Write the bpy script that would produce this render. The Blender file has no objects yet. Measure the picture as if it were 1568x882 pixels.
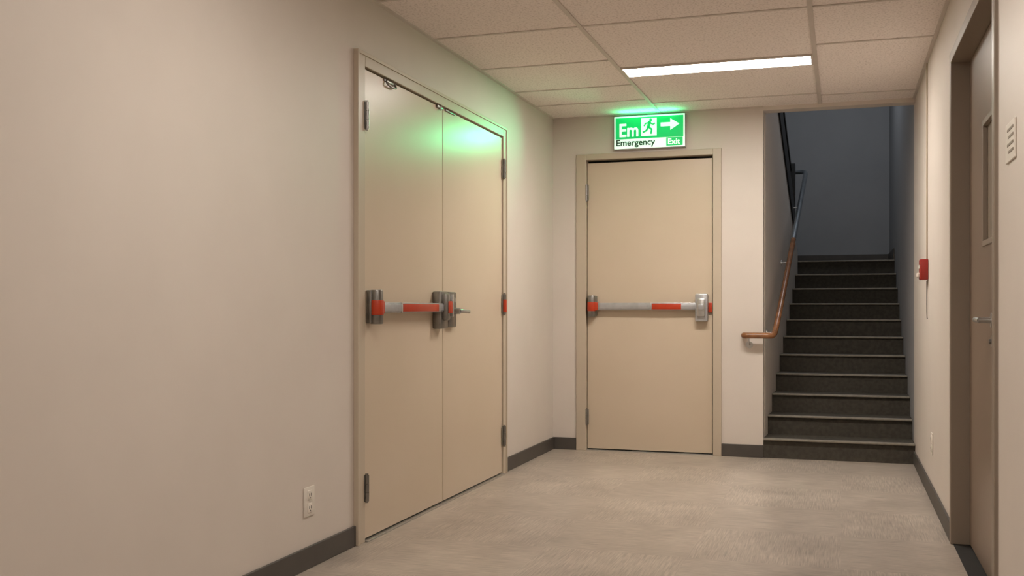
import bpy, bmesh, math
from mathutils import Matrix, Vector

# ------------------------------------------------------------------ helpers
def lin(c):
    c = c/255.0
    return c/12.92 if c <= 0.04045 else ((c+0.055)/1.055)**2.4
def srgb(r,g,b): return (lin(r),lin(g),lin(b),1.0)

def base_mat(name, col, rough=0.6, metal=0.0, spec=0.5):
    m = bpy.data.materials.new(name); m.use_nodes = True
    b = m.node_tree.nodes["Principled BSDF"]
    b.inputs["Base Color"].default_value = col
    b.inputs["Roughness"].default_value = rough
    b.inputs["Metallic"].default_value = metal
    b.inputs["Specular IOR Level"].default_value = spec
    return m, m.node_tree, b

def noise_mat(name, c1, c2, scale=8, rough=0.6, metal=0.0, bump=0.0, bscale=200, detail=3, spec=0.5, bdist=0.002):
    m, nt, b = base_mat(name, c1, rough, metal, spec)
    N = nt.nodes; L = nt.links
    tc = N.new("ShaderNodeTexCoord")
    n = N.new("ShaderNodeTexNoise"); n.inputs["Scale"].default_value = scale; n.inputs["Detail"].default_value = detail
    L.new(tc.outputs["Object"], n.inputs["Vector"])
    r = N.new("ShaderNodeValToRGB")
    r.color_ramp.elements[0].position = 0.35; r.color_ramp.elements[1].position = 0.65
    r.color_ramp.elements[0].color = c1; r.color_ramp.elements[1].color = c2
    L.new(n.outputs["Fac"], r.inputs["Fac"]); L.new(r.outputs["Color"], b.inputs["Base Color"])
    if bump > 0:
        n2 = N.new("ShaderNodeTexNoise"); n2.inputs["Scale"].default_value = bscale; n2.inputs["Detail"].default_value = 2
        L.new(tc.outputs["Object"], n2.inputs["Vector"])
        bp = N.new("ShaderNodeBump"); bp.inputs["Strength"].default_value = bump; bp.inputs["Distance"].default_value = bdist
        L.new(n2.outputs["Fac"], bp.inputs["Height"]); L.new(bp.outputs["Normal"], b.inputs["Normal"])
    return m

def emis_mat(name, col, strength):
    m, nt, b = base_mat(name, col, 0.4)
    b.inputs["Emission Color"].default_value = col
    b.inputs["Emission Strength"].default_value = strength
    return m

M_WALL = noise_mat("wall_paint", srgb(213,203,194), srgb(216,206,197), 3, 0.52, bump=0.05, bscale=180, spec=0.4)
M_DOOR = noise_mat("door_paint", srgb(203,186,164), srgb(206,189,168), 2, 0.31, bump=0.02, bscale=260, spec=0.5)
M_FRAME= noise_mat("frame_paint", srgb(190,176,157), srgb(194,180,161), 2, 0.38, bump=0.02, spec=0.5)
M_RDOOR= noise_mat("side_door_shaded", srgb(138,120,105), srgb(143,125,109), 2, 0.3, spec=0.5)  # light falloff on the side door is put into this darker colour
M_RFRAME= noise_mat("side_frame_shaded", srgb(140,126,112), srgb(144,130,116), 2, 0.4, spec=0.5)  # shade of the jamb reveal is painted into the frame colour
M_BASE = noise_mat("rubber_base", srgb(74,69,65), srgb(80,75,70), 6, 0.5)
M_DARK = noise_mat("dark_gap", srgb(22,20,18), srgb(28,25,22), 6, 0.8)
M_CHROME=noise_mat("satin_steel", srgb(188,187,185), srgb(200,199,197), 20, 0.3, 0.85)
M_DSTEEL=noise_mat("dark_steel", srgb(132,130,127), srgb(148,145,141), 20, 0.32, 0.9)
M_SILVER=noise_mat("brushed_aluminium", srgb(172,172,174), srgb(186,186,188), 20, 0.34, 0.5)
M_RED  = noise_mat("red_plastic", srgb(178,54,24), srgb(190,62,30), 10, 0.35)
M_ALARM= noise_mat("red_alarm_enamel", srgb(146,32,24), srgb(156,38,28), 10, 0.4)
M_WHITE= noise_mat("white_plastic", srgb(222,214,204), srgb(226,218,208), 10, 0.4)
M_STRIP= noise_mat("stair_nosing", srgb(124,117,106), srgb(138,131,119), 30, 0.6)
M_BLACK= noise_mat("black_railing", srgb(16,15,15), srgb(22,21,21), 8, 0.45)
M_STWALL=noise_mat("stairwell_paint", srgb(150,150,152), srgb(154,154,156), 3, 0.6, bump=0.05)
M_WOOD = noise_mat("handrail_wood", srgb(126,82,50), srgb(148,100,64), 14, 0.22)
M_RAIL = noise_mat("handrail_highlight_steel", srgb(160,166,172), srgb(176,182,188), 14, 0.3, 0.9)  # metallic upper rail, its cool grey highlight put into the colour
M_GRID = noise_mat("ceiling_tee", srgb(206,196,187), srgb(210,200,191), 10, 0.5)
M_LAMP = emis_mat("lamp_diffuser", (1.0,0.93,0.845,1), 60)
M_LAMP2 = emis_mat("lamp_diffuser_dimmed", (1.0,0.925,0.835,1), 37)
M_SGREEN = emis_mat("sign_green", (0.0,0.36,0.09,1), 1.0)
M_SWHITE = emis_mat("sign_white", (0.75,1.0,0.82,1), 0.75)
M_SDARK = noise_mat("sign_dark_text", srgb(20,60,38), srgb(24,70,44), 10, 0.5)

# ceiling tile: speckled
m, nt, b = base_mat("ceiling_tile", srgb(205,190,178), 0.9)
N=nt.nodes; L=nt.links
tc=N.new("ShaderNodeTexCoord")
n=N.new("ShaderNodeTexNoise"); n.inputs["Scale"].default_value=90; n.inputs["Detail"].default_value=4
L.new(tc.outputs["Object"],n.inputs["Vector"])
r=N.new("ShaderNodeValToRGB"); r.color_ramp.elements[0].position=0.34; r.color_ramp.elements[1].position=0.50
r.color_ramp.elements[0].color=srgb(218,207,200); r.color_ramp.elements[1].color=srgb(244,234,228)
L.new(n.outputs["Fac"],r.inputs["Fac"]); L.new(r.outputs["Color"],b.inputs["Base Color"])
bp=N.new("ShaderNodeBump"); bp.inputs["Strength"].default_value=0.25; bp.inputs["Distance"].default_value=0.002
L.new(n.outputs["Fac"],bp.inputs["Height"]); L.new(bp.outputs["Normal"],b.inputs["Normal"])
M_TILE=m

# carpet
def carpet(name, ca, cb, weave=0.25):
    m, nt, b = base_mat(name, ca, 0.36, spec=0.45)
    N=nt.nodes; L=nt.links
    tc=N.new("ShaderNodeTexCoord")
    n1=N.new("ShaderNodeTexNoise"); n1.inputs["Scale"].default_value=2.6; n1.inputs["Detail"].default_value=8; n1.inputs["Roughness"].default_value=0.7
    mp=N.new("ShaderNodeMapping"); mp.inputs["Scale"].default_value=(1.0,0.8,1)
    L.new(tc.outputs["Object"],mp.inputs["Vector"]); L.new(mp.outputs["Vector"],n1.inputs["Vector"])
    r=N.new("ShaderNodeValToRGB"); r.color_ramp.elements[0].position=0.30; r.color_ramp.elements[1].position=0.70
    r.color_ramp.elements[0].color=ca; r.color_ramp.elements[1].color=cb
    L.new(n1.outputs["Fac"],r.inputs["Fac"])
    # weave in quarter-turned tiles
    facs=[]
    for sc in ((170,7,1),(7,170,1)):
        mpp=N.new("ShaderNodeMapping"); mpp.inputs["Scale"].default_value=sc
        nn=N.new("ShaderNodeTexNoise"); nn.inputs["Scale"].default_value=1.0; nn.inputs["Detail"].default_value=2
        L.new(tc.outputs["Object"],mpp.inputs["Vector"]); L.new(mpp.outputs["Vector"],nn.inputs["Vector"])
        facs.append(nn)
    ck=N.new("ShaderNodeTexChecker"); ck.inputs["Scale"].default_value=1.6
    L.new(tc.outputs["Object"],ck.inputs["Vector"])
    mx=N.new("ShaderNodeMix"); mx.data_type='FLOAT'
    L.new(ck.outputs["Fac"],mx.inputs[0]); L.new(facs[0].outputs["Fac"],mx.inputs[2]); L.new(facs[1].outputs["Fac"],mx.inputs[3])
    mr=N.new("ShaderNodeMapRange"); mr.inputs[1].default_value=0.3; mr.inputs[2].default_value=0.7
    mr.inputs[3].default_value=1-weave; mr.inputs[4].default_value=1+weave*0.5
    L.new(mx.outputs[0],mr.inputs[0])
    vm=N.new("ShaderNodeVectorMath"); vm.operation='SCALE'
    L.new(r.outputs["Color"],vm.inputs[0]); L.new(mr.outputs[0],vm.inputs["Scale"])
    L.new(vm.outputs[0],b.inputs["Base Color"])
    bp=N.new("ShaderNodeBump"); bp.inputs["Strength"].default_value=0.2; bp.inputs["Distance"].default_value=0.0015
    L.new(mx.outputs[0],bp.inputs["Height"]); L.new(bp.outputs["Normal"],b.inputs["Normal"])
    return m
M_CARPET = carpet("carpet_tiles", srgb(160,148,137), srgb(194,181,168), 0.28)
M_STCARPET = noise_mat("stair_carpet", srgb(68,64,58), srgb(78,74,67), 40, 0.9, bump=0.35, bscale=300, detail=5, spec=0.2)

class B:
    """mesh accumulator. frame: None or (origin, u, w) -> local (u, w, z)"""
    def __init__(s, name, frame=None):
        s.name=name; s.bm=bmesh.new(); s.mats=[]
        if frame:
            o,u,w=[Vector(v) for v in frame]; 
            s.M=Matrix(((u.x,w.x,0,o.x),(u.y,w.y,0,o.y),(u.z,w.z,1,o.z),(0,0,0,1)))
        else: s.M=Matrix.Identity(4)
    def mi(s,m):
        if m not in s.mats: s.mats.append(m)
        return s.mats.index(m)
    def _merge(s,t,mat,smooth=False):
        i=s.mi(mat)
        for f in t.faces: f.material_index=i; f.smooth=smooth
        bmesh.ops.transform(t,matrix=s.M,verts=t.verts)
        bmesh.ops.recalc_face_normals(t,faces=t.faces)
        me=bpy.data.meshes.new("t"); t.to_mesh(me); t.free()
        s.bm.from_mesh(me); bpy.data.meshes.remove(me)
    def box(s,a0,a1,b0,b1,c0,c1,mat,bev=0,seg=2):
        t=bmesh.new(); bmesh.ops.create_cube(t,size=1)
        for v in t.verts:
            v.co=Vector((a0+(v.co.x+.5)*(a1-a0), b0+(v.co.y+.5)*(b1-b0), c0+(v.co.z+.5)*(c1-c0)))
        if bev: bmesh.ops.bevel(t,geom=t.edges[:],offset=bev,segments=seg,affect='EDGES',profile=0.5)
        s._merge(t,mat,False)
    def cyl(s,p0,p1,r,mat,seg=24,r2=None,bev=0):
        p0=Vector(p0);p1=Vector(p1);d=p1-p0
        t=bmesh.new(); bmesh.ops.create_cone(t,cap_ends=True,segments=seg,radius1=r,radius2=r if r2 is None else r2,depth=d.length)
        if bev:
            es=[e for e in t.edges if any(len(f.verts)>4 for f in e.link_faces)]
            bmesh.ops.bevel(t,geom=es,offset=bev,segments=2,affect='EDGES',profile=0.5)
        q=Vector((0,0,1)).rotation_difference(d.normalized()).to_matrix().to_4x4()
        bmesh.ops.transform(t,matrix=Matrix.Translation((p0+p1)/2)@q,verts=t.verts)
        s._merge(t,mat,True)
    def tube(s,pts,r,mat,seg=16,sub=6):
        P=[Vector(p) for p in pts]
        # round corners by Chaikin
        for _ in range(3):
            Q=[P[0]]
            for a,b_ in zip(P[:-1],P[1:]): 
                Q+= [a*.75+b_*.25, a*.25+b_*.75]
            Q.append(P[-1]); P=Q
        t=bmesh.new(); rings=[]; up=None
        for i,p in enumerate(P):
            d=(P[min(i+1,len(P)-1)]-P[max(i-1,0)]).normalized()
            if up is None: up=d.orthogonal().normalized()
            up=(up-d*up.dot(d)).normalized(); sd=d.cross(up)
            rings.append([t.verts.new(p+r*(math.cos(2*math.pi*k/seg)*up+math.sin(2*math.pi*k/seg)*sd)) for k in range(seg)])
        for a,b_ in zip(rings[:-1],rings[1:]):
            for k in range(seg): t.faces.new((a[k],a[(k+1)%seg],b_[(k+1)%seg],b_[k]))
        t.faces.new(rings[0]); t.faces.new(rings[-1][::-1])
        s._merge(t,mat,True)
    def prism(s,poly,vec,mat):
        t=bmesh.new(); a=[t.verts.new(Vector(p)) for p in poly]; b_=[t.verts.new(Vector(p)+Vector(vec)) for p in poly]
        t.faces.new(a); t.faces.new(b_[::-1]); n=len(a)
        for k in range(n): t.faces.new((a[k],b_[k],b_[(k+1)%n],a[(k+1)%n]))
        s._merge(t,mat)
    def hexa(s,v8,mat):
        t=bmesh.new(); v=[t.verts.new(Vector(p)) for p in v8]
        for f in ((0,1,2,3),(4,5,6,7),(0,1,5,4),(1,2,6,5),(2,3,7,6),(3,0,4,7)): t.faces.new([v[i] for i in f])
        s._merge(t,mat)
    def done(s,parent=None):
        me=bpy.data.meshes.new(s.name); s.bm.to_mesh(me); s.bm.free()
        for m in s.mats: me.materials.append(m)
        o=bpy.data.objects.new(s.name,me); bpy.context.scene.collection.objects.link(o)
        if any(p.use_smooth for p in me.polygons):
            try: me.set_sharp_from_angle(angle=math.radians(40))
            except Exception: pass
        if parent: o.parent=parent
        return o
def empty(name,loc=(0,0,0)):
    e=bpy.data.objects.new(name,None); e.empty_display_size=0.1
    bpy.context.scene.collection.objects.link(e); return e

# ------------------------------------------------------------------ dimensions
XL=-2.07; XR=0.48; YF=7.46; H=2.49; YB=-2.5; XS=-0.524; YLAND=10.26; YW=11.35; HS=4.1
BH=0.09
def xs(y): return XS+0.045*(y-YF)      # face of dividing wall, slightly splayed

# floor
f=B("floor"); f.box(XL-.12,XR+.2,YB-.12,YF+.12,-.1,0,M_CARPET); f.done()
# left wall with double-door opening
D0,D1,D2=4.217,5.19,6.213; F0,F1=4.138,6.279; FT=2.215; LT=2.152
w=B("wall_left")
w.box(XL-.14,XL,YB,F0+.01,0,H+.1,M_WALL); w.box(XL-.14,XL,F1-.01,YF,0,H+.1,M_WALL); w.box(XL-.14,XL,F0+.01,F1-.01,FT-.01,H+.1,M_WALL)
w.done()
# far wall with door opening
G0,G1=-1.887,-0.816; g0,g1=-1.812,-0.876; GT=2.208; gT=2.145
w=B("wall_far")
w.box(XL-.14,G0+.01,YF,YF+.12,0,H+.1,M_WALL); w.box(G1-.01,XS,YF,YF+.12,0,H+.1,M_WALL); w.box(G0+.01,G1-.01,YF,YF+.12,GT-.01,H+.1,M_WALL)
w.box(XS,XR,YF,YF+.12,2.462,HS,M_WALL)
w.done()
# right wall
R0,R1=3.66,4.98; RT=2.16
w=B("wall_right")
w.box(XR,XR+.16,YB,R0-.04,0,H+.1,M_WALL); w.box(XR,XR+.16,R1+.04,YF+.12,0,H+.1,M_WALL); w.box(XR,XR+.16,R0-.04,R1+.04,RT+.04,H+.1,M_WALL)
w.done()
w=B("wall_back"); w.box(XL-.14,XR+.16,YB-.12,YB,0,H+.1,M_WALL); w.done()
# ceiling
c=B("ceiling"); c.box(XL,XR,YB,YF,H,H+.1,M_TILE); c.done()
g=B("trim_ceiling_grid")
T=.012; zt=H-.004
for x in (-1.26,-.14): g.box(x-T,x+T,YB,YF,zt-.002,H+.002,M_GRID)
for y in (-2.1,-1.4,-.7,0,.7,1.4,2.1,2.85,3.6,4.35,5.055,5.79,6.47,6.96): g.box(XL,-1.26-T,y-T*.8,y+T*.8,zt,H+.002,M_GRID)
for y in (-2.1,-.9,.3,1.5,2.65,3.85,5.055,7.1): g.box(-1.26+T,-.14-T,y-T*.8,y+T*.8,zt,H+.002,M_GRID)
for y in (-2.1,-1.4,-.7,0,.7,1.4,2.1,2.85,3.6,4.35,5.055,5.79,7.17): g.box(-.14+T,XR,y-T*.8,y+T*.8,zt,H+.002,M_GRID)
g.box(XL,XL+.018,YB,YF,zt-.004,H+.002,M_GRID); g.box(XR-.018,XR,YB,YF,zt-.004,H+.002,M_GRID); g.box(XL,XS,YF-.018,YF,zt-.004,H+.002,M_GRID)
g.done()
# baseboards
def bboard(name,boxes):
    q=B(name)
    for bx in boxes: q.box(*bx,M_BASE,.003)
    q.done()
bboard("baseboard_left",[(XL,XL+.012,YB,F0,0,BH),(XL,XL+.012,F1,YF,0,BH)])
bboard("baseboard_far",[(XL+.012,G0,YF-.012,YF,0,BH),(G1,XS,YF-.012,YF,0,BH)])
bboard("baseboard_right",[(XR-.012,XR,YB,R0-.05,0,BH),(XR-.012,XR,R1+.05,YF,0,BH)])
bboard("baseboard_back",[(XL+.012,XR-.012,YB,YB+.012,0,BH)])

# ------------------------------------------------------------------ panic hardware (local u,w,z)
def hinge(b,u,z0,z1,wf):
    b.box(u-.016,u+.016,wf-.002,wf+.004,z0,z1,M_DSTEEL,.001)
    h=(z1-z0)/3
    for k in range(3): b.cyl((u,wf+.009,z0+k*h+.001),(u,wf+.009,z0+(k+1)*h-.001),.0105,M_DSTEEL,16)
    b.cyl((u,wf+.009,z1),(u,wf+.009,z1+.006),.007,M_DSTEEL,12); b.cyl((u,wf+.009,z0-.006),(u,wf+.009,z0),.007,M_DSTEEL,12)
def endcap(b,u,zc,wf):
    b.box(u-.034,u+.034,wf,wf+.03,zc-.075,zc+.078,M_DSTEEL,.006)
    b.cyl((u,wf+.04,zc-.078),(u,wf+.04,zc+.08),.030,M_DSTEEL,28,bev=.006)
    b.cyl((u,wf+.04,zc-.036),(u,wf+.04,zc+.032),.033,M_RED,28,bev=.003)
    b.box(u+.01,u+.05,wf+.02,wf+.06,zc-.03,zc+.028,M_RED,.004)
def bar(b,ua,ub,r0,r1,zc,wf,hh=.024):
    b.box(ua,ub,wf+.030,wf+.052,zc-hh,zc+hh,M_SILVER,.003)           # rail
    b.box(ua+.015,ub-.015,wf+.050,wf+.058,zc-hh*.72,zc+hh*.72,M_SILVER,.002) # push pad
    b.box(r0,r1,wf+.028,wf+.060,zc-hh*.78,zc+hh*.78,M_RED,.003)
    b.box(r0-.014,r0-.004,wf+.029,wf+.060,zc-hh-.001,zc+hh+.001,M_CHROME,.002)
ZB=1.065
# ---- left double door -------------------------------------------------------
FL=((XL,0,0),(0,1,0),(1,0,0))
p=empty("double_fire_door")
b=B("frame",FL)
for (a,c_) in ((F0,D0),(D2,F1)):
    b.box(a,c_,-.10,.018,0,FT,M_FRAME,.003)
b.box(D0,D2,-.10,.018,LT+.004,FT,M_FRAME,.003)
b.box(F0-.004,F0+.012,0,.024,0,FT+.004,M_FRAME,.002); b.box(F1-.012,F1+.004,0,.024,0,FT+.004,M_FRAME,.002); b.box(F0+.012,F1-.012,0,.024,FT-.012,FT+.004,M_FRAME,.002)
b.box(D0,D2,-.09,-.055,0,LT+.004,M_DARK)
b.box(D0,D2,-.05,.03,0,.006,M_CHROME,.002)
b.done(p)
b=B("leaf_1",FL); b.box(D0+.005,D1-.004,-.045,.008,.012,LT-.004,M_DOOR,.002); b.done(p)
b=B("leaf_2",FL); b.box(D1+.004,D2-.005,-.045,.008,.012,LT-.004,M_DOOR,.002); b.done(p)
b=B("hinges",FL)
for z0,z1 in ((1.872,1.995),(.185,.305)): hinge(b,D0+.002,z0,z1,.016)
for z0,z1 in ((1.890,2.008),(.185,.308),(1.02,1.15)): hinge(b,D2-.002,z0,z1,.016)
b.cyl((D2-.002,.027,1.035),(D2-.002,.027,1.115),.0135,M_RED,16)
b.done(p)
b=B("panic_bar",FL)
endcap(b,D0+.055,ZB,.008)
bar(b,D0+.09,D1-.09,4.53,4.99,ZB-.002,.008)
b.box(D1-.15,D1-.035,.008,.055,ZB-.115,ZB+.085,M_DSTEEL,.008)      # latch case
b.box(D1-.125,D1-.06,.05,.080,ZB-.07,ZB+.075,M_DSTEEL,.012)
b.box(D1-.10,D1-.03,.05,.085,ZB-.032,ZB+.034,M_RED,.006)
b.box(D1-.048,D1-.034,.03,.088,ZB-.05,ZB+.07,M_CHROME,.003)
b.done(p)
b=B("lever_lock",FL)
b.box(D1+.035,D1+.145,.008,.036,ZB-.11,ZB+.085,M_DSTEEL,.010)
b.cyl((D1+.095,.02,ZB-.02),(D1+.095,.075,ZB-.02),.018,M_CHROME,24)
b.tube([(D1+.095,.07,ZB-.02),(D1+.13,.078,ZB-.02),(D1+.23,.074,ZB-.024)],.011,M_CHROME)
b.cyl((D1+.095,.02,ZB+.04),(D1+.095,.044,ZB+.04),.014,M_CHROME,20)
b.done(p)
b=B("top_bolts",FL)
b.tube([(4.45,.012,LT-.008),(4.45,.024,LT-.035),(4.55,.024,LT-.035),(4.55,.012,LT-.008)],.005,M_DSTEEL)
b.box(4.43,4.57,.008,.014,LT-.016,LT-.004,M_DSTEEL,.002)
b.box(5.09,5.17,.008,.020,LT-.018,LT-.004,M_DSTEEL,.003); b.box(5.22,5.36,.008,.016,LT-.014,LT-.005,M_DSTEEL,.002)
b.cyl((5.13,.018,LT-.028),(5.13,.018,LT-.004),.005,M_DSTEEL,12)
b.done(p)

# ---- far door ---------------------------------------------------------------
FF=((0,YF,0),(1,0,0),(0,-1,0))
p=empty("fire_exit_door")
b=B("frame",FF)
b.box(G0,g0,-.10,.014,0,GT,M_FRAME,.003); b.box(g1,G1,-.10,.014,0,GT,M_FRAME,.003)
b.box(g0,g1,-.10,.014,gT+.02,GT,M_FRAME,.003)
b.box(g0,g1,-.10,-.075,0,gT+.02,M_DARK)
b.box(g1-.006,g1,-.07,-.034,0,gT+.02,M_FRAME)
b.box(g0,g1,-.06,.0,0,.005,M_CHROME,.001)
b.done(p)
b=B("leaf",FF); b.box(g0+.004,g1-.008,-.07,-.026,.012,gT,M_DOOR,.002); b.done(p)
b=B("hinges",FF)
for z0,z1 in ((1.861,1.983),(.19,.308)): hinge(b,g0+.002,z0,z1,-.004)
b.done(p)
b=B("panic_bar",FF); wf=-.026
endcap(b,g0+.045,1.075,wf)
bar(b,g0+.09,g1-.10,-1.315,-1.10,1.073,wf,.027)
b.box(g1-.125,g1-.035,wf,wf+.06,.965,1.165,M_SILVER,.01); b.box(g1-.11,g1-.05,wf+.055,wf+.082,1.0,1.13,M_CHROME,.01)
b.box(g1-.034,g1-.006,wf,wf+.02,1.03,1.10,M_RED,.003)
b.box(g1-.10,g1-.06,wf+.08,wf+.09,1.05,1.09,M_SILVER,.004)
b.done(p)

# ---- right side door --------------------------------------------------------
FR=((XR,0,0),(0,1,0),(-1,0,0))
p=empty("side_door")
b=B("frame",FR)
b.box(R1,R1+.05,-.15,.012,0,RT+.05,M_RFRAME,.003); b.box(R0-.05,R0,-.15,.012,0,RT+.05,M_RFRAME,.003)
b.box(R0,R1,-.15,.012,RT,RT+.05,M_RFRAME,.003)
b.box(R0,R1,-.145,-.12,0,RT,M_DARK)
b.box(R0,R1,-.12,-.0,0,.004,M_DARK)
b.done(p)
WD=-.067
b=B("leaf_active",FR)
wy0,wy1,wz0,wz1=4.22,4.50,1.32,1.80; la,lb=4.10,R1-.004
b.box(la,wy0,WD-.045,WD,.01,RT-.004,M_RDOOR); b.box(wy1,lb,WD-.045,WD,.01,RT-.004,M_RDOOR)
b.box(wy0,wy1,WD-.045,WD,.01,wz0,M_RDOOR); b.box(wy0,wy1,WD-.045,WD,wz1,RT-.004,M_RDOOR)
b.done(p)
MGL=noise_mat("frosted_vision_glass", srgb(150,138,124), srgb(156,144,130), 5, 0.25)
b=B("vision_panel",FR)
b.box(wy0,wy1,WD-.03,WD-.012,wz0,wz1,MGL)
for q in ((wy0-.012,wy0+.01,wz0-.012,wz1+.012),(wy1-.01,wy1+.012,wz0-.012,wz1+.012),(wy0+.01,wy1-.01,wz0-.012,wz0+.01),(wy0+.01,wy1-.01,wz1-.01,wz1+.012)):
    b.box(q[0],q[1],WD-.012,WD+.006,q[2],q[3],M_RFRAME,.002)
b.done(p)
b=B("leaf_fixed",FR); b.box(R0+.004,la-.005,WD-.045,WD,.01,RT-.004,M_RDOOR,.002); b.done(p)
b=B("lever_handle",FR)
b.cyl((4.21,WD,1.015),(4.21,WD+.012,1.015),.028,M_CHROME,28); b.cyl((4.21,WD+.01,1.015),(4.21,WD+.055,1.015),.011,M_CHROME,20)
b.tube([(4.205,WD+.05,1.015),(4.26,WD+.056,1.016),(4.33,WD+.052,1.016)],.010,M_CHROME)
b.cyl((4.21,WD,.935),(4.21,WD+.010,.935),.022,M_CHROME,28); b.cyl((4.21,WD+.008,.935),(4.21,WD+.018,.935),.010,M_DSTEEL,20)
b.done(p)

# ------------------------------------------------------------------ wall devices
def outlet(name,fr,u,z):
    b=B(name,fr); b.box(u-.043,u+.043,0,.006,z-.06,z+.06,M_WHITE,.003)
    for dz in (-.026,.026):
        b.box(u-.017,u+.017,.004,.009,z+dz-.019,z+dz+.019,M_WHITE,.002)
        b.box(u-.009,u-.006,.0085,.0095,z+dz-.004,z+dz+.008,M_DARK); b.box(u+.006,u+.009,.0085,.0095,z+dz-.004,z+dz+.008,M_DARK)
        b.cyl((u,.0085,z+dz-.011),(u,.0095,z+dz-.011),.003,M_DARK,12)
    b.cyl((u,.005,z),(u,.0075,z),.003,M_SILVER,12)
    b.done()
outlet("wall_outlet",FL,3.728,.272); outlet("wall_outlet",FR,6.08,.315)
b=B("fire_alarm_pull_station",FR)
u=6.40; b.box(u-.05,u+.05,0,.045,1.225,1.345,M_ALARM,.006); b.box(u-.035,u+.035,.043,.05,1.29,1.31,M_WHITE,.002)
b.box(u-.03,u+.03,.045,.062,1.24,1.265,M_WHITE,.004)
b.tube([(u,.0,1.0),(u,.006,1.0),(u,.006,1.22)],.0025,M_DSTEEL)
b.box(u-.005,u+.005,0,.009,1.345,H-.008,M_FRAME,.002)
b.done()
b=B("door_room_plaque",FR); b.box(3.24,3.41,0,.006,1.495,1.61,M_WHITE,.002)
for k in range(4): b.box(3.26,3.37-.02*(k%2),.005,.0075,1.585-.022*k,1.592-.022*k,M_RFRAME)
b.done()

# ------------------------------------------------------------------ exit sign
p=empty("emergency_exit_sign")
SX0,SX1,SZ0,SZ1=-1.593,-1.068,2.226,2.470; cx=(SX0+SX1)/2; cz=(SZ0+SZ1)/2; ys=.045
b=B("housing",FF)
b.box(SX0,SX1,0,ys,SZ0,SZ1,M_SILVER,.004); b.box(SX0+.004,SX1-.004,ys-.004,ys+.003,SZ0+.004,SZ1-.004,M_SWHITE,.001)
b.done(p)
b=B("green_face",FF); b.box(SX0+.014,SX1-.014,ys+.001,ys+.006,cz-.048,SZ1-.014,M_SGREEN,.001); 
b.box(cx+.125,SX1-.018,ys+.001,ys+.006,SZ0+.012,cz-.050,M_SGREEN,.001); b.done(p)
b=B("pictogram_panel",FF); b.box(cx-.058,cx+.056,ys+.004,ys+.008,cz-.032,cz+.098,M_SWHITE,.001); b.done(p)
b=B("running_man",FF)
def limb(a,c_,r): 
    a=Vector((cx+a[0],ys+.009,cz+a[1])); c_=Vector((cx+c_[0],ys+.009,cz+c_[1])); d=(c_-a).normalized(); n_=Vector((-d.z,0,d.x))*r
    b.prism([a+n_,a-n_,c_-n_,c_+n_],(0,.002,0),M_SGREEN)
b.cyl((cx+.012,ys+.008,cz+.082),(cx+.012,ys+.011,cz+.082),.011,M_SGREEN,20)
limb((.006,.072),(-.006,.028),.011); limb((.004,.064),(.030,.048),.005); limb((.030,.048),(.044,.058),.005)
limb((.0,.064),(-.026,.058),.005); limb((-.026,.058),(-.036,.038),.005)
limb((-.004,.032),(.022,.012),.007); limb((.020,.014),(.014,-.020),.006)
limb((-.006,.032),(-.020,.004),.007); limb((-.020,.006),(-.046,-.006),.006)
b.done(p)
b=B("arrow",FF)
ax=cx+.085; az=cz+.045
b.prism([Vector((ax+q[0],ys+.006,az+q[1])) for q in ((0,.014),(.07,.014),(.07,.042),(.135,0),(.07,-.042),(.07,-.014),(0,-.014))],(0,.003,0),M_SWHITE)
b.done(p)
def text(name,s,x,z,size,mat,xsc=1):
    c=bpy.data.curves.new(name,'FONT'); c.body=s; c.size=size; c.extrude=.001; c.offset=size*.02
    c.materials.append(mat); o=bpy.data.objects.new(name,c); bpy.context.scene.collection.objects.link(o)
    o.rotation_euler=(math.pi/2,0,0); o.location=(x,YF-ys-.0075,z); o.scale=(xsc,1,1); o.parent=p
text("text_em","Em",cx-.225,cz-.03,.135,M_SWHITE,.88)
text("text_emergency","Emergency",cx-.245,SZ0+.026,.062,M_SDARK,1.05)
text("text_exit","Exit",cx+.135,SZ0+.022,.058,M_SWHITE,1.0)

# ------------------------------------------------------------------ ceiling lights
def lamp(x0,x1,y0,y1,mat):
    b=B("ceiling_light"); b.box(x0,x1,y0,y0+.012,H-.012,H+.001,M_GRID); b.box(x0,x1,y1-.012,y1,H-.012,H+.001,M_GRID)
    b.box(x0,x0+.012,y0+.012,y1-.012,H-.012,H+.001,M_GRID); b.box(x1-.012,x1,y0+.012,y1-.012,H-.012,H+.001,M_GRID)
    b.box(x0+.012,x1-.012,y0+.012,y1-.012,H-.009,H-.001,mat); b.done()
lamp(-1.248,-.152,5.99,6.22,M_LAMP); lamp(-1.248,-.152,2.66,2.89,M_LAMP2); lamp(-1.248,-.152,-1.3,-1.07,M_LAMP2)

# ------------------------------------------------------------------ stairwell
RI,GO,NS=.1376,.28,11
st=B("staircase")
for k in range(1,NS+1):
    y0=YF+(k-1)*GO; y1=y0+GO if k<NS else YW-.002; z=k*RI
    if k<NS:
        zb=0 if k<2 else z-RI-.1
        st.hexa([(xs(y0),y0,zb),(XR-.001,y0,zb),(XR-.001,y1,zb),(xs(y1),y1,zb),
                 (xs(y0),y0,z),(XR-.001,y0,z),(XR-.001,y1,z),(xs(y1),y1,z)],M_STCARPET)
    else:
        st.box(-1.699,XR-.001,y0,y1,z-RI-.1,z,M_STCARPET)
    st.box(xs(y0)+.001,XR-.001,y0-.022,y0+.03,z-.012,z+.003,M_STRIP,.005)
st.done()
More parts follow.
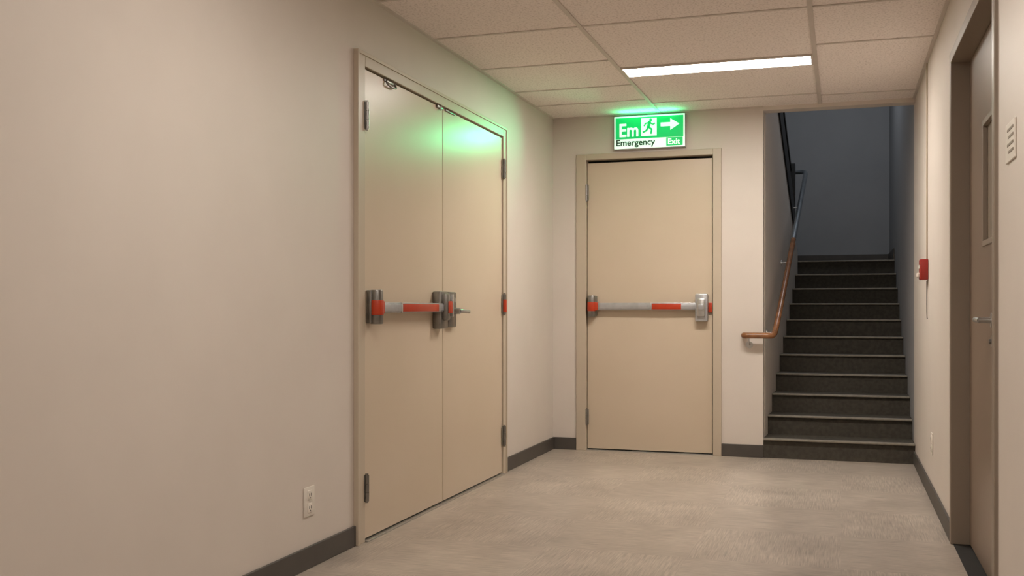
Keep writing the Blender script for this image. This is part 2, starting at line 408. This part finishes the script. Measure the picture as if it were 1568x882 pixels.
# upper returning flight
u=B("upper_staircase")
for k in range(1,8):
    y1=YLAND-(k-1)*.27; y0=y1-.27; z=NS*RI+k*.17
    u.box(-1.699,-.68,y0,y1,z-.27 if k>1 else z-.17,z,M_STCARPET); u.box(-1.698,-.681,y1-.03,y1+.02,z-.012,z+.003,M_STRIP,.004)
u.done()
# dividing wall with sloping top following upper flight
def yz_prism(name,poly,th,mat,off=0):
    q=B(name); v=[(xs(y)+off,y,z) for y,z in poly]; q.prism(v,(-th,0,0),mat); return q
q=yz_prism("wall_stair_left",[(YF+.12,0),(YF+.12,3.2),(8.1,2.90),(9.9,1.77),(10.2,1.62),(YLAND,1.60),(YLAND,0)],.12,M_WALL)
q.box(XS-.12,XS,YF,YF+.12,2.59,3.2,M_WALL)
q.done()
q=B("stair_stringer")
def band(y0,z0,y1,z1,t,mat,o=.012,th=.15):
    q.prism([(xs(y0)+o,y0,z0),(xs(y1)+o,y1,z1),(xs(y1)+o,y1,z1+t),(xs(y0)+o,y0,z0+t)],(-th,0,0),mat)
band(7.7,3.10,9.95,1.70,.22,M_BLACK)
band(7.7,3.75,9.95,2.35,.05,M_BLACK,-.03,.05)
for k in range(18):
    y=7.8+k*.125; z=3.10-(y-7.7)*.622
    q.cyl((xs(y)-.06,y,z+.1),(xs(y)-.06,y,z+.67),.009,M_BLACK,10)
q.box(xs(10.0)-.10,xs(10.0)+.0,9.95,10.05,1.60,2.42,M_BLACK,.004)
q.done()
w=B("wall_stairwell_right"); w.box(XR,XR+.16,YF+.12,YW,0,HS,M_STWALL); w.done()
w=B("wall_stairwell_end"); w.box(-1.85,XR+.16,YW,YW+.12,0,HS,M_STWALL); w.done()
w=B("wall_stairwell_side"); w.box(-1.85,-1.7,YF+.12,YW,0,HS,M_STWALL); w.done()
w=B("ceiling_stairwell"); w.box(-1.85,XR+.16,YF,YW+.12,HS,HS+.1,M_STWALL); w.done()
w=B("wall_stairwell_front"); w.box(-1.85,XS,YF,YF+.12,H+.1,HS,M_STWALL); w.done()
zl=NS*RI
bboard("baseboard_stairwell",[(-1.7,XR,YW-.012,YW,zl,zl+.11),(XR-.012,XR,YLAND,YW-.012,zl,zl+.11)])

# handrail
h=B("stair_handrail")
yr=YF-.075
h.tube([(-.655,YF-.003,.868),(-.655,yr,.868),(-.60,yr,.868),(-.49,yr,.868),(-.452,yr+.01,.868),(xs(7.56)+.075,7.56,.90),(xs(8.4)+.075,8.4,1.345),(xs(8.95)+.075,8.95,1.640)],.021,M_WOOD)
h.tube([(xs(8.945)+.075,8.945,1.637),(xs(9.3)+.075,9.3,1.83),(xs(10.15)+.075,10.15,2.30),(xs(10.25)+.078,10.28,2.37),(-.36,10.34,2.385),(-.46,10.36,2.385),(-.50,10.36,2.30)],.021,M_RAIL)
h.tube([(-.62,YF,.80),(-.62,yr+.005,.81),(-.62,yr,.85)],.006,M_CHROME); h.cyl((-.62,YF,.80),(-.62,YF-.006,.80),.025,M_CHROME)
for y,z in ((7.66,.955),(8.7,1.507),(9.7,2.05)):
    x=xs(y); 
    h.tube([(x,y,z-.075),(x+.07,y,z-.07),(x+.075,y,z-.015)],.006,M_CHROME); h.cyl((x-.001,y,z-.075),(x+.006,y,z-.075),.024,M_CHROME)
h.done()

# ------------------------------------------------------------------ lights
def area(name,loc,direction,sx,sy,power,col):
    l=bpy.data.lights.new(name,'AREA'); l.shape='RECTANGLE'; l.size=sx; l.size_y=sy; l.energy=power; l.color=col
    o=bpy.data.objects.new(name,l); bpy.context.scene.collection.objects.link(o); o.location=loc
    o.rotation_euler=Vector(direction).to_track_quat('-Z','Y').to_euler(); return o
l=bpy.data.lights.new("exit_sign_glow",'SPOT'); l.energy=19; l.color=(.05,1,.38); l.spot_size=math.radians(64); l.spot_blend=1; l.shadow_soft_size=0
o=bpy.data.objects.new("exit_sign_glow",l); bpy.context.scene.collection.objects.link(o); o.location=(SX0+.1,YF-.16,2.36)
o.rotation_euler=(Vector((-2.07,5.4,1.92))-o.location).to_track_quat('-Z','Y').to_euler()
area("exit_sign_uplight",(cx,YF-.10,2.43),(0,-.3,1),.4,.03,1.1,(0.05,1,.35))
area("stairwell_fill",(0,9.5,HS-.06),(0,0,-1),.6,.6,16,(.88,.94,1))  # added lamp, out of view, to brighten the stairs and both walls

wd=bpy.data.worlds.new("world"); bpy.context.scene.world=wd; wd.use_nodes=True
wd.node_tree.nodes["Background"].inputs[0].default_value=(.01,.01,.01,1)

# ------------------------------------------------------------------ camera
cam=bpy.data.cameras.new("camera"); co=bpy.data.objects.new("camera",cam); bpy.context.scene.collection.objects.link(co)
co.location=(0,0,1.06); co.rotation_euler=(math.radians(90),0,math.radians(17.8))
cam.sensor_width=36; cam.lens=36.02; cam.shift_y=31/1568; cam.clip_start=.02
bpy.context.scene.camera=co
bpy.context.scene.view_settings.view_transform='Standard'
